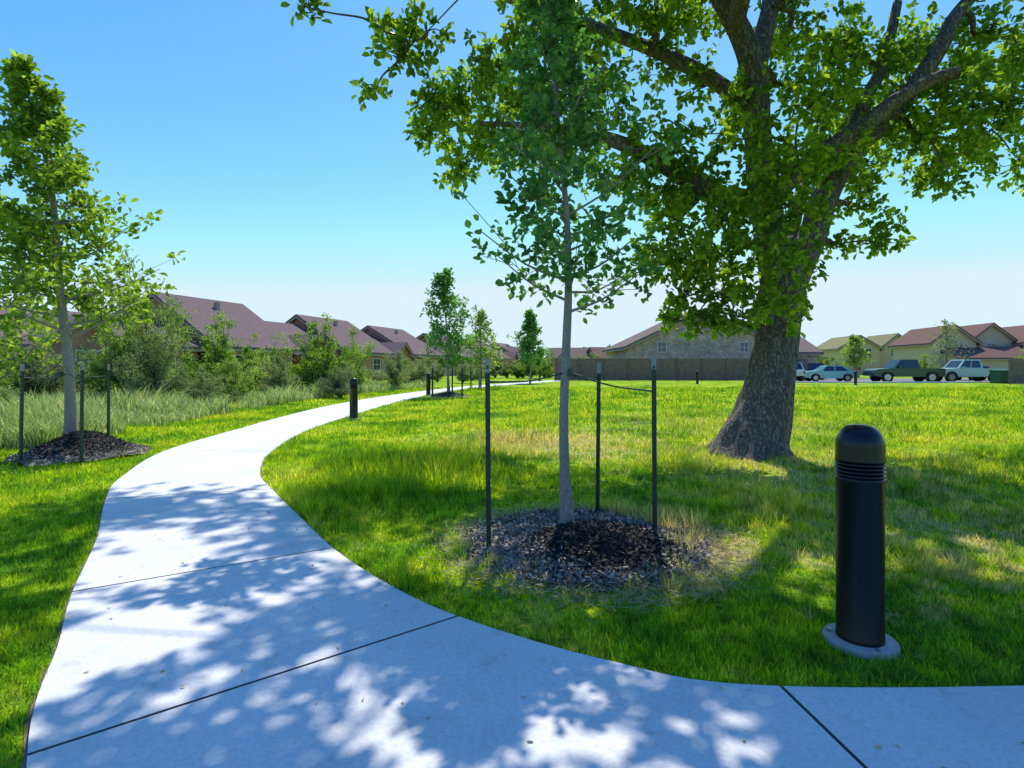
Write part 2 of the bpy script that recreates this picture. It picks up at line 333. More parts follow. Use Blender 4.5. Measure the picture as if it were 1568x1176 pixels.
# unmown bank on the left
mb=MB(); N=105000; Y_=9+28*rng.random(N)**1.3; X_=outer_x(Y_)-2.0-rng.random(N)**1.2*(Y_*.75+1)
P=np.column_stack([X_,Y_]); g=sn(P,1.6,11)+.4*sn(P,4,12); k=(g>-.45)&(np.abs(X_)<Y_*1.08+1); P=P[k]; g=g[k]
blades(mb,P,(.32+.5*np.clip(g,-.3,1))*rng.uniform(.4,1.4,len(P)),.012+.0008*P[:,1],.8,curved=True); mb.obj('tall_grass',[M_tall])

# ------------------------------------------------------------ leaves
def leaf_add(mb,P,Dr,L,W,m=0,fold=.3,droop=.2):
    N=len(P); Dr=nrm(Dr); Sd=nrm(np.cross(Dr,nrm(rng.normal(size=(N,3))+np.array([0,0,1.2])))); Nn=np.cross(Sd,Dr)
    L=(L*rng.uniform(.6,1.25,N))[:,None]; W=(W*rng.uniform(.7,1.2,N))[:,None]
    b=P; v=np.stack([b,b+Dr*.4*L-Sd*.5*W+Nn*fold*W*.5,b+Dr*.78*L-Sd*.42*W+Nn*fold*W*.4,b+Dr*L-Nn*droop*L,b+Dr*.78*L+Sd*.42*W+Nn*fold*W*.4,b+Dr*.4*L+Sd*.5*W+Nn*fold*W*.5],1).reshape(-1,3)
    i=np.arange(N)[:,None]*6; i=np.concatenate([i+np.array([[0,3,2,1]]),i+np.array([[0,5,4,3]])])
    mb.add(v,i,m)
def cluster(mb,c,r,ntips,per,L,W,m=0,squash=.8,twig=None):
    d=nrm(rng.normal(size=(ntips,3))); rad=rng.random(ntips)**.5
    lump=1+.4*np.sin(d[:,0]*5+c[0]*7)*np.sin(d[:,1]*5+c[1]*3)+.25*np.sin(d[:,2]*7+c[2])
    tips=np.array(c)+d*(rad*r*lump)[:,None]*np.array([1,1,squash])
    T=np.repeat(tips,per,0); O=np.repeat(d,per,0); N=len(T)
    Dr=O*.5+rng.normal(size=(N,3))*.75+np.array([0,0,-.1])
    leaf_add(mb,T+rng.normal(size=(N,3))*L*.3,Dr,L,W,m)
    if twig is not None:
        k=max(3,ntips//7)
        for t in tips[:k]:
            mid=(np.array(c)+t)/2+rng.normal(size=3)*r*.12
            twig.tube([(*c,.010),(*mid,.006),(*t,.004)],4,2,0,cap=False)

# ------------------------------------------------------------ big oak
tk=MB(); skel=[]
def limb(pts,sides=14,nper=6,wob=.25):
    P=np.array(pts,float); tk.tube(P,sides,nper,0,wob); C=catmull(P,4); 
    for q in C: skel.append(q)
def flare(p,a,r):
    z=max(p[2],0); return r*(1+.42*math.exp(-z/.26)*(1+.45*np.cos(3*a+.8)+.3*np.cos(5*a+2))+.05*np.cos(7*a+z*2)+.03*np.cos(13*a-z*3))
tk.tube([(3.68,8.62,-.15,.50),(3.73,8.6,.2,.44),(3.86,8.6,.55,.385),(3.97,8.6,1.0,.35),(4.04,8.6,1.5,.325),(4.11,8.6,2.0,.31),(4.18,8.6,2.5,.32),(4.22,8.6,2.95,.28),(4.2,8.6,3.3,.2)],56,12,0,.12,flare)
limb([(4.1,8.55,2.4,.23),(4.0,8.5,3.1,.24),(3.9,8.5,3.7,.225),(3.8,8.5,4.5,.22),(3.72,8.45,5.3,.21),(3.62,8.4,6.0,.19),(3.25,8.2,6.5,.15),(2.85,8.0,7.05,.13),(2.2,7.6,8.2,.1),(1.5,7.0,9.2,.05)])
limb([(3.7,8.45,5.6,.17),(3.85,8.6,6.3,.15),(4.1,8.8,7.1,.13),(4.3,9,8.6,.1),(4.2,9.3,10.2,.05)])
limb([(4.22,8.65,2.4,.23),(4.65,8.65,3.3,.21),(4.95,8.7,4.1,.185),(5.3,8.7,4.7,.16),(5.8,8.7,5.15,.14),(6.3,8.7,5.75,.125),(6.75,8.7,6.4,.11),(7.1,8.8,7.0,.1),(8.2,9,8.2,.05)])
limb([(3.88,8.4,3.9,.15),(4.5,8.2,4.45,.13),(5.1,8.1,4.85,.12),(5.6,8.1,5.25,.10),(6.15,8.1,5.55,.085),(6.45,8,5.6,.075)])
limb([(5.1,8.7,4.4,.12),(5.5,8.9,5.4,.11),(6.0,9.0,6.2,.09),(6.4,9.2,7.4,.06)])
limb([(3.85,8.45,3.75,.17),(3.2,8.3,3.85,.15),(2.4,8.1,4.2,.13),(1.5,8.0,4.6,.10),(.5,8.1,4.85,.06),(-.5,8.3,5.0,.03)])
limb([(3.7,8.4,5.2,.13),(2.9,8.7,6.0,.11),(1.6,9.2,6.9,.09),(0,9.6,7.7,.06),(-1.8,9.8,8.5,.03)])
limb([(3.3,8.2,6.4,.13),(2.9,6.8,6.6,.11),(2.0,5.2,6.9,.09),(.8,4,7.0,.06),(-.5,3.2,6.8,.03)])
limb([(4.3,8.6,3.0,.12),(4.9,9.6,3.9,.10),(5.8,10.8,5.4,.08),(7,11.8,7.2,.04)])
limb([(4.1,8.7,7.0,.11),(5.5,7.6,7.6,.09),(7,6.4,7.9,.06),(8.5,5.6,8,.03)])
CL=[(-.95,8.8,5.5,.5),(-1.25,8.6,5.0,.33),(-.45,8.9,5.9,.5),(.16,8.6,5.5,.6),(-.25,8.4,4.75,.45),(-.85,8.5,4.3,.28),(.16,8.4,6.4,.55),(1.0,8.6,6.4,.6),(1.0,8.3,5.25,.55),(.62,8.2,4.5,.45),(1.4,8.4,5.8,.35),(1.2,8.2,4.2,.35),
(-.2,11,7.2,.65),(-1.1,11,6.6,.6),(.6,11.3,6.8,.6),(1.5,11,7.9,.6),(.4,10.8,5.6,.5),(-.6,10.8,5.7,.5),(-1.5,10.8,6.0,.45),(-1.0,10.6,5.2,.4),(.5,9.5,5.2,.4),(-1.35,8.8,5.6,.3),
(1.8,8.0,4.65,.42),(2.3,7.8,4.4,.48),(3.0,7.7,4.6,.48),(2.4,8.1,3.5,.5),(3.05,7.7,3.7,.55),(2.75,7.9,2.9,.5),(3.4,7.6,3.0,.48),(3.75,7.4,3.5,.45),(2.5,8.2,2.35,.33),(3.05,8.0,2.35,.42),(3.45,7.6,2.3,.38),(3.7,7.35,2.75,.4),(3.7,7.5,4.4,.4),(4.15,7.5,4.95,.4),(4.0,7.4,4.0,.36),(2.2,8,3.9,.45),(1.7,8.1,4.1,.35),(2.7,7.9,2.05,.28),(3.2,7.7,2.0,.3),(2.6,8.6,4.0,.45),(3.5,7.3,3.9,.4),(2.1,8.3,3.0,.35),(3.7,7.5,2.2,.30),(2.45,8.4,2.9,.4),(3.1,8.4,2.8,.45),(2.9,7.4,3.3,.4),(2.4,8.0,2.0,.25),
(5.1,8.6,4.6,.45),(4.9,8.3,5.4,.45),(5.7,8.7,5.2,.5),(5.5,8.8,3.9,.36),(5.75,8.7,3.3,.33),(5.15,8.8,3.3,.25),(6.5,8.7,4.95,.5),(6.75,8.6,4.2,.33),(7.35,8.8,4.85,.5),(7.1,8.9,5.7,.6),(7.9,8.8,5.5,.7),(8.3,8.9,4.6,.5),(6.1,9,6.4,.6),(5.2,9.0,6.5,.55),(4.5,8.9,5.9,.4),(7.6,9,6.7,.7),(8.6,9,6.4,.7),(6.3,8.9,5.8,.45),(4.6,8.2,4.5,.38),(5.0,9.3,4.1,.35),(5.8,9.2,4.5,.4),(6.4,8.3,5.4,.4),(5.9,8.6,3.5,.25),(7.0,9.2,4.7,.45),(5.3,9.4,5.0,.4),
(2.2,8.5,6.7,.5),(3.0,8.8,5.8,.35),(2.7,8.8,6.9,.5),(1.7,8.6,6.9,.5),(3.3,9.6,7.3,.5),(4.6,9.2,7.0,.5),(5.6,10.2,5.4,.5),(6.6,11.2,6.6,.6),(7.6,11,5.9,.6),(8.8,10.5,5.6,.6),(5,10.5,7.4,.6),(6.2,10.5,7.6,.6),(9.2,10.5,7,.7),(8,11,7.6,.7),(2.6,9.2,6.3,.4),(3.4,8.2,5.4,.3),
(-1.15,6.0,4.75,.30),(-1.5,6.1,4.4,.17),(-.95,6.2,5.1,.33),(-1.4,6.0,5.0,.22),(-2.25,6.0,5.25,.16)]
CL=[list(c) for c in CL]
def dome(n,cx,cy,rx,ry,zadd,rmin=.42,rmax=.78):
    k=0
    while k<n:
        a=random.uniform(0,6.283); q=math.sqrt(random.random()); x=cx+rx*q*math.cos(a); y=cy+ry*q*math.sin(a); r=random.uniform(rmin,rmax)
        z=max(5.3,1.35+.70*y+.25+r*.8)+random.random()*zadd
        if z>12.5: continue
        CL.append([x,y,z,r]); k+=1
dome(34,2.6,4.9,4.3,1.7,1.4)      # low outer boughs over the near walk
dome(52,3.4,8.4,7.0,5.4,2.0)
dome(9,-2.7,7.6,1.6,2.0,.9,.3,.55)
dome(14,1.2,5.2,3.4,1.6,1.2,.26,.45); dome(10,4.0,7.4,3.5,2.4,1.2)
lf=MB(); root=np.array([4,8.6,4.5])
CL.sort(key=lambda c:np.linalg.norm(np.array(c[:3])-root))
SK=[np.array(s) for s in skel]
for c in CL:
    A=np.array(SK); cc=np.array(c[:3]); d=np.linalg.norm(A[:,:3]-cc,axis=1)+ .25*np.maximum(0,A[:,2]-cc[2]); k=int(np.argmin(d)); s=A[k]; r0=min(.055,max(.014,s[3]*.55)); L=np.linalg.norm(s[:3]-cc)
    m1=s[:3]*.65+cc*.35+np.array([random.gauss(0,.08)*L,random.gauss(0,.08)*L,.06*L]); m2=s[:3]*.3+cc*.7+rng.normal(size=3)*.06*L
    tk.tube([(*s[:3],r0),(*m1,r0*.85),(*m2,r0*.7),(*cc,r0*.5)],6,4,0,cap=False)
    for mm,rr in((m1,r0*.8),(m2,r0*.7),(cc,r0*.6)): SK.append(np.array([*mm,rr]))
    nt_=int(45*(c[3]/.5)**2.0); cluster(lf,c[:3],c[3]*1.15,nt_,9,.114,.07,0,.8,tk)
oak=empty('oak_tree',(0,0,0)); tk.obj('trunk_and_limbs',[M_bark],oak); lf.obj('foliage',[M_oakleaf],oak)

# ------------------------------------------------------------ young trees
def young(name,loc,h,zc,rad,nb,L,W,mleaf,tips,per,trr=.045,lean=(0,0),seed=0,mbark=M_bark2,taper=.35):
    R=random.Random(seed); tb=MB(); lb=MB()
    def tp(z): t=z/h; return np.array([lean[0]*t*t+.03*math.sin(z*2.1+seed),lean[1]*t*t+.03*math.cos(z*1.7),z])
    zs=np.linspace(0,h,10); tb.tube([(*tp(z),trr*(1-.85*z/h)+(.02 if z==0 else 0)) for z in zs],12,4,0,.12)
    for i in range(nb):
        t=(i+R.random())/nb; z=zc+(h-zc)*t; rr=rad*(math.sin(math.pi*min(1,.22+.78*t)**.8)*.75+.25)*(R.uniform(.5,1.25)); rr*= (1-taper*t)
        a=i*2.399+R.uniform(-.4,.4); b=tp(z-.15*rr); rise=rr*R.uniform(.2,.75)
        e=b+np.array([math.cos(a)*rr,math.sin(a)*rr,rise]); m=b*.5+e*.5+np.array([0,0,-.08*rr])
        tb.tube([(*b,trr*.28*(1-t*.5)),(*m,trr*.18*(1-t*.5)),(*e,.004)],5,4,0,cap=False)
        for k in range(tips):
            u=R.uniform(.3,1.08); c=b*(1-u)+e*u+np.array([R.gauss(0,.17),R.gauss(0,.17),R.gauss(0,.14)])*rr; 
            if k%2==0: tb.tube([(*(b*(1-u*.7)+e*u*.7),.004),(*c,.0025)],3,1,0,cap=False)
            Dv=nrm(rng.normal(size=(per,3))*.7+np.array([math.cos(a),math.sin(a),.1])*.5)
            leaf_add(lb,np.repeat(c[None],per,0)+rng.normal(size=(per,3))*L*.45,Dv,L,W)
    e=empty(name,loc); tb.obj('trunk',[mbark],e); lb.obj('foliage',[mleaf],e); return e
young('young_tree',(.446,4.41,0),4.5,1.85,.70,44,.078,.048,M_youngleaf,11,7,.046,(-.12,0),3)
young('young_tree',(-6.85,8.6,0),6.0,1.9,1.25,48,.12,.07,M_sapleaf,14,8,.085,(-.7,0),5,taper=.55)
young('young_tree',(-9.6,10.2,0),4.8,1.2,1.3,44,.12,.07,M_sapleaf,12,7,.075,(-.2,0),8)
young('young_tree',(-2.85,25,0),5.6,1.3,1.25,40,.16,.09,M_youngleaf,12,7,.07,(-.3,0),9)
young('young_tree',(-1.9,33,0),4.6,1.3,1.2,34,.18,.09,M_shrubleaf,8,6,.07,(.1,0),10)
young('young_tree',(1.5,45,0),5.8,1.5,1.1,34,.24,.14,M_youngleaf,12,7,.08,(0,0),11)

# ------------------------------------------------------------ mulch beds
def mulch(name,cx,cy,r,dark_r,H,chips,dc=(0,0)):
    mb=MB(); rings=14; sg=40; v=[]; 
    for i in range(rings+1):
        for j in range(sg):
            a=2*math.pi*j/sg; q=r*i/rings*(1+.08*math.sin(3*a+cx)+.05*math.sin(7*a)); x=q*math.cos(a);y=q*math.sin(a)
            dd=math.hypot(x-dc[0],y-dc[1])/dark_r
            z=.03*(1-(i/rings)**2)+H*math.exp(-dd**2*1.3)+.03*mnoise.noise(Vector((x*7+cx,y*7,0)))*(1-i/rings)-(.02 if i==rings else 0)
            v.append((x,y,z+.006))
    f=[];g=[]
    for i in range(rings):
        for j in range(sg):
            q=[i*sg+j,(i+1)*sg+j,(i+1)*sg+(j+1)%sg,i*sg+(j+1)%sg]; x,y,_=v[q[0]]
            (g if math.hypot(x-dc[0],y-dc[1])<dark_r else f).append(q)
    if f: mb.add(v,np.array(f),1,True)
    mb.add(v,np.array(g),0,True)
    N=chips; a=rng.uniform(0,6.283,N); q=r*1.08*rng.random(N)**.5; x=q*np.cos(a); y=q*np.sin(a); dd=np.hypot(x-dc[0],y-dc[1])/dark_r
    z=.02+.03*(1-(q/r)**2).clip(0)+H*np.exp(-dd**2*1.3)+rng.random(N)*.015
    isd=dd+rng.normal(size=N)*.15<1
    for mk,mi in((isd,0),(~isd,1)):
        P=np.column_stack([x,y,z])[mk]; Dv=rng.normal(size=(len(P),3))*np.array([1,1,.35]); leaf_add(mb,P,Dv,.042,.015,mi,.1,0)
    return mb.obj(name,[M_mulch,M_mulch2],None,(cx,cy,0))
mulch('mulch_bed',.55,4.25,.84,.50,.13,18000,(.12,-.24))
mulch('mulch_bed',-6.5,8.4,.80,.62,.32,7000)
mulch('mulch_bed',-2.85,25,.95,.8,.2,1500)
mb=MB(); N=5500; a=rng.uniform(0,6.283,N); q=.84+np.abs(rng.normal(size=N))*.17; P=np.column_stack([.60+q*np.cos(a)*1.06,4.22+q*np.sin(a),rng.uniform(.01,.04,N)])
P=P[~inpoly(P[:,:2],POLY)]; N=len(P)
leaf_add(mb,P,rng.normal(size=(N,3))*np.array([1,1,.3]),.09,.004,0,.1,0); mb.obj('dry_grass',[M_straw])
mb=MB(); N=260; P=np.column_stack([rng.uniform(-4,3.5,N),rng.uniform(1.2,7,N)]); P=P[inpoly(P,POLY)]; P=np.column_stack([P,np.full(len(P),.026)])
leaf_add(mb,P,rng.normal(size=(len(P),3))*np.array([1,1,.05]),.024,.011,0,.2,0); mb.obj('leaf_litter',[M_straw])

# ------------------------------------------------------------ stakes and straps
def stake(x,y,h,r=.012):
    mb=MB()
    mb.box(-r*1.6,r*1.6,-.003,.003,-.1,h-.10,0); mb.box(-.003,.003,.003,r*2.4,-.1,h-.10,0)
    mb.box(-r*1.6,r*1.6,-.003,.003,h-.10,h,1); mb.box(-.003,.003,.003,r*2.4,h-.10,h,1)
    for k in range(int(h/.07)): mb.box(-.006,.006,-.009,-.003,.1+k*.065,.125+k*.065,0)
    o=mb.obj('tree_stake',[M_post,M_posttop],None,(x,y,0),random.uniform(-.5,.5)); o.rotation_euler[0]=random.uniform(-.02,.02); o.rotation_euler[1]=random.uniform(-.012,.012); return o
def strap(a,b,sag=.03):
    a=np.array(a);b=np.array(b); mb=MB(); m=(a+b)/2-np.array([0,0,sag]); mb.tube([(*a,.009),(*m,.007),(*b,.009)],6,6); mb.obj('tree_strap',[M_strap])
for x,y,h in((-.17,4.05,1.41),(.77,5.0,1.39),(1.11,4.31,1.43)):
    stake(x,y,h,.011); strap((.44,4.40,1.31),(x,y,1.16 if x>1 else 1.24),.03)
mb=MB(); mb.tube([(.44,4.41,1.28,.05),(.44,4.41,1.34,.05)],14,2); mb.obj('tree_strap',[M_strap])
for x,y,h in((-6.79,7.65,1.39),(-5.95,7.65,1.41),(-6.85,9.4,1.4)): stake(x,y,h,.014); strap((-6.87,8.6,1.25),(x,y,1.2))
for x,y in((-3.5,24.4),(-2.2,24.4),(-2.8,26),(-2.4,32.5),(-1.4,32.5),(-1.9,34)): stake(x,y,1.4,.025)

# ------------------------------------------------------------ bollards
def bollard(x,y):
    mb=MB(); R=.103
    mb.lathe([(.0,-.05),(.160,-.05),(.162,.022),(.156,.030),(.0,.031)],0,0,0,40,1)
    mb.lathe([(R*1.02,.031),(R*1.02,.05),(R,.055),(R,.80),(R*1.03,.803),(R*1.03,.815),(R*.8,.818)],0,0,0,40,0)
    z=.818
    for k in range(4):
        mb.lathe([(R*.8,z),(R*.8,z+.010),(R*1.04,z+.004),(R*1.06,z+.007),(R*1.04,z+.013),(R*.8,z+.018)],0,0,0,40,0); z+=.0185
    prof=[(R*.8,z),(R*1.04,z),(R*1.04,z+.008)]; z0=.965
    prof+=[(R*1.02,.90+.02),(R*1.02,z0)]+[(R*1.02*math.cos(t)**.75,z0+.105*math.sin(t)) for t in np.linspace(.12,math.pi/2-.001,12)]
    mb.lathe(prof,0,0,0,40,0)
    for k in range(3):
        a=k*2.1+.5; mb.lathe([(.0,.0),(.012,.0),(.012,.012),(0,.014)],.135*math.cos(a),.135*math.sin(a),.030,6,2,False)
    mb.obj('bollard_light',[M_black,M_pad,M_hub],None,(x,y,0))
for x,y in((1.70,2.71),(-4.08,14.3),(-3.95,26.2),(2.6,52),(14.7,44),(25.4,41)): bollard(x,y)

# ------------------------------------------------------------ shrubs
def shrubmesh(kind,seed):
    R=random.Random(seed); mb=MB()
    for i in range(26):
        a=R.uniform(0,6.283); q=R.uniform(.05,.55); h=R.uniform(.35,1.05)*(1.2-q*.8); e=np.array([q*math.cos(a),q*math.sin(a),h]); m=e*.5+np.array([0,0,.08])
        mb.tube([(0,0,0,.012),(*m,.008),(*e,.003)],4,3,0,cap=False)
        L,W=(.032,.018) if kind==0 else (.05,.009)
        for k in range(5):
            u=R.uniform(.4,1.12); c=e*u+np.array([0,0,.03]); r=R.uniform(.05,.14)
            n=20; d=nrm(rng.normal(size=(n,3)))*(rng.random(n)**.5*r)[:,None]; T=np.repeat(c+d,3,0); Dv=rng.normal(size=(len(T),3))+(np.array([0,0,.2]) if kind==0 else np.array([0,0,-.5]))
            T=T+rng.normal(size=T.shape)*.012; T[:,2]=np.abs(T[:,2]); leaf_add(mb,T,Dv,L,W,1)
    return mb
meshes=[]
for i,(k,ml) in enumerate(((0,M_shrubleaf),(0,M_shrubdark),(1,M_shrubleaf),(1,M_shrubdark),(0,M_sapleaf))):
    o=shrubmesh(k,i+20).obj('shrub',[M_twig,ml]); meshes.append(o.data); bpy.data.objects.remove(o)
def shrub(x,y,h,wd,k):
    o=bpy.data.objects.new('shrub',meshes[k]); COL.objects.link(o); o.location=(x,y,-.02); o.scale=(wd,wd,h); o.rotation_euler=(0,0,random.uniform(0,6.28))
for q in((-14,20.5,4.3,3.4,2),(-12.6,19.5,2.6,2.6,3),(-13.7,26,3.0,3.2,4),(-12,27,2.5,3,0),(-9.3,27,3.0,3.0,4),(-8.2,28,2.6,2.8,2),(-6.9,33,2.0,2.4,1),(-9.6,17.5,1.1,1.6,3),(-11,22,1.6,2.4,2),(-16.5,19,2.0,3.6,3),(-17.5,24,2.3,3.6,0),(-7.4,24,1.3,2.0,3),(-15.5,16,1.2,2.4,2),(-10.2,24,1.5,2.2,3)): shrub(*q)
for i in range(42):
    y=random.uniform(24,60); xo=float(outer_x(y)); x=xo-2.5-random.random()*(14+y*.2)
    if x<-y*1.05: continue
    shrub(x,y,random.uniform(1.0,2.0),random.uniform(2,3.6),random.choice([0,1,2,2,3,3,4]))
for i in range(16): shrub(-4+i*1.1+random.uniform(-.5,.5),66+random.uniform(-4,4),random.uniform(1.5,3),3.5,random.choice([0,1,4]))
mb=MB()
for i in range(230):
    x=random.uniform(-200,240); y=random.uniform(150,190); h=random.uniform(4,7.5); r=h*.45; n=120
    c=np.array([x,y,h*.55]); d=nrm(rng.normal(size=(n,3)))*(rng.random(n)**.4)[:,None]*np.array([r,r,h*.48]); leaf_add(mb,c+d,rng.normal(size=(n,3)),1.1,.8)
mb.obj('distant_trees',[M_farleaf])

# ------------------------------------------------------------ houses
def gable(walls,roof,x0,x1,y0,y1,ze,zr,axis='x',oh=.5):
    fn=(lambda a,p:(a,p[0],p[1])) if axis=='x' else (lambda a,p:(p[0],a,p[1]))
    a0,a1,b0,b1=(x0,x1,y0,y1) if axis=='x' else (y0,y1,x0,x1)
    bm=(b0+b1)/2; walls.extr([(b0,0),(b1,0),(b1,ze),(bm,zr),(b0,ze)],a0,a1,fn,0)
    for b in(b0,b1):
        s=(zr-ze)/(bm-b); sg=-1 if b<bm else 1; be=b+sg*oh; z2=ze-abs(s)*oh
        roof.extr([(bm,zr+.03),(be,z2+.03),(be,z2+.22),(bm,zr+.24)],a0-oh,a1+oh,fn,0)
        roof.extr([(bm,zr-.18),(be-sg*.02,z2-.18),(be-sg*.02,z2+.028),(bm,zr+.028)],a0-oh+.03,a0-oh+.09,fn,1)
        roof.extr([(bm,zr-.18),(be-sg*.02,z2-.18),(be-sg*.02,z2+.028),(bm,zr+.028)],a1+oh-.09,a1+oh-.03,fn,1)
        roof.extr([(be-sg*.03,z2-.16),(be-sg*.08,z2-.16),(be-sg*.08,z2+.02),(be-sg*.03,z2+.02)],a0-oh+.1,a1+oh-.1,fn,1)
def window(wb,x,y,z,w,h,face='y'):
    def B(a0,a1,d0,d1,z0,z1,m): wb.box(a0,a1,y-d1,y-d0,z0,z1,m)
    B(x-w/2,x+w/2,.0,.03,z,z+h,0)
    for a in((x-w/2-.08,x-w/2),(x+w/2,x+w/2+.08),(x-.025,x+.025)): B(*a,.0,.06,z,z+h,1)
    for zz in((z-.08,z),(z+h,z+h+.08),(z+h/2-.025,z+h/2+.025)): B(x-w/2-.08,x+w/2+.08,.002,.065,*zz,1)
def house(name,loc,rot,blocks,wins,mw,mr,vents=()):
    e=empty(name,loc,rot); a,b,c=MB(),MB(),MB()
    for q in blocks: gable(a,b,*q)
    for q in wins: window(c,*q)
    for (x,y,z) in vents: b.box(x-.18,x+.18,y-.18,y+.18,z-.4,z+.45,1)
    a.obj('walls',[mw],e); b.obj('roof',[mr,M_trim],e)
    if wins: c.obj('windows',[M_glass,M_white],e)
    return e
U=np.array([.312,.95]); base=np.array([-28.8,45.])
for i,u in enumerate((-15.5,0,17,31,47,63,80)):
    hh=[5.4,7.2,6.9,6.7,6.6,6.5,6.5][i]
    p=base+U*u
    if i==0: bl=[(0,14.8,-5,5,2.9,5.0,'x'),(3,8,-6.3,-1,2.7,4.2,'y')]; f=-5
    else: bl=[(0,8.5,-6.2,6.2,3.1,hh,'x'),(8.9,14.5 if i>1 else 16.0,-5,5,3.0,hh-1.4,'x'),(10,14,-6.2,-1,2.7,4.3,'y')]; f=-6.2
    wn=[(1.8,f,1.0,1.4,1.3),(5.8,-6.3 if i==0 else -6.2,1.0,1.4,1.3),(12,f,1.0,1.6,1.3)]
    house('brick_house',(p[0],p[1],0),math.radians(71.8),bl,wn,M_brick,M_roof,[(4.5,-1.5,hh-.6)] if i else [])
house('brick_house',(12.6,60,0),0,[(0,16.4,0,14,3.6,7.5,'y'),(16.8,21.5,2,12,3.0,5.0,'x')],[(3.6,0,3.0,.9,1.0),(12.5,0,3.0,.9,1.0)],M_brick2,M_roof2)
house('brick_house',(30,78,0),.1,[(0,10,0,10,2.9,5.5,'y'),(9,16,2,10,2.8,4.6,'x')],[(3,0,1,1.2,1.3)],M_brick2,M_roof4)
house('townhouse',(56,95,0),-.12,[(0,6.5,0,10,4.6,6.6,'y'),(7,12.5,1,10,4.6,6.9,'y'),(13,19,0,10,4.6,6.6,'y')],[(2,0,3.2,1.1,1.2),(4.6,0,3.2,1.1,1.2),(9.5,1,3.2,1.2,1.2),(15,0,3.2,1.1,1.2),(17.4,0,3.2,1.1,1.2),(3,0,.8,1.1,1.2),(16,0,.8,1.1,1.2)],M_stucco2,M_roof3)
house('townhouse',(57.5,76,0),-.15,[(0,5.5,0,10,4.8,6.9,'y'),(5.6,11,1.5,10,5.0,7.2,'y'),(11.2,17,0,10,4.8,7.0,'y'),(17.2,24,1,10,4.6,6.9,'y'),(2,13,-2.5,3,2.6,3.9,'x')],[(1.5,0,3.2,1,1.2),(3.9,0,3.2,1,1.2),(8.2,1.5,3.4,1.1,1.2),(12.6,0,3.2,1,1.2),(15.4,0,3.2,1,1.2),(19,1,3.2,1.1,1.2),(4,-2.5,.9,1.2,1.2),(9,-2.5,.9,1.2,1.2)],M_stucco,M_roof4)
for x,y,rw in((-6,118,M_roof),(8,125,M_roof2),(19,120,M_roof4),(27,130,M_roof2)): house('house',(x,y,0),random.uniform(-.3,.3),[(0,10,0,9,3,5.6,'x'),(2,6,-1.5,5,2.8,4.6,'y')],[(8,0,1,1.3,1.3)],M_brick2,rw)
def fence(x0,y0,x1,y1,h):
    L=math.hypot(x1-x0,y1-y0); mb=MB(); x=0
    while x<L:
        hh=h+random.uniform(-.03,.03); mb.extr([(x,.04),(x+.142,.04),(x+.142,hh-.03),(x+.115,hh),(x+.027,hh),(x,hh-.03)],-.01+random.uniform(-.004,.004),.012,lambda a,p:(p[0],a,p[1])); x+=.148
    for z in(.35,h/2,h-.3): mb.box(0,L,.014,.06,z,z+.09)
    k=0
    while k<=L: mb.box(k,k+.1,-.10,-.02,-.1,h+.04); k+=2.4
    mb.obj('wooden_fence',[M_fence],None,(x0,y0,0),math.atan2(y1-y0,x1-x0))
fence(4.2,54.5,29,54.5,2.2); fence(4.2,54.5,6.5,68,2.2); fence(38.5,43,50,41,2.0)

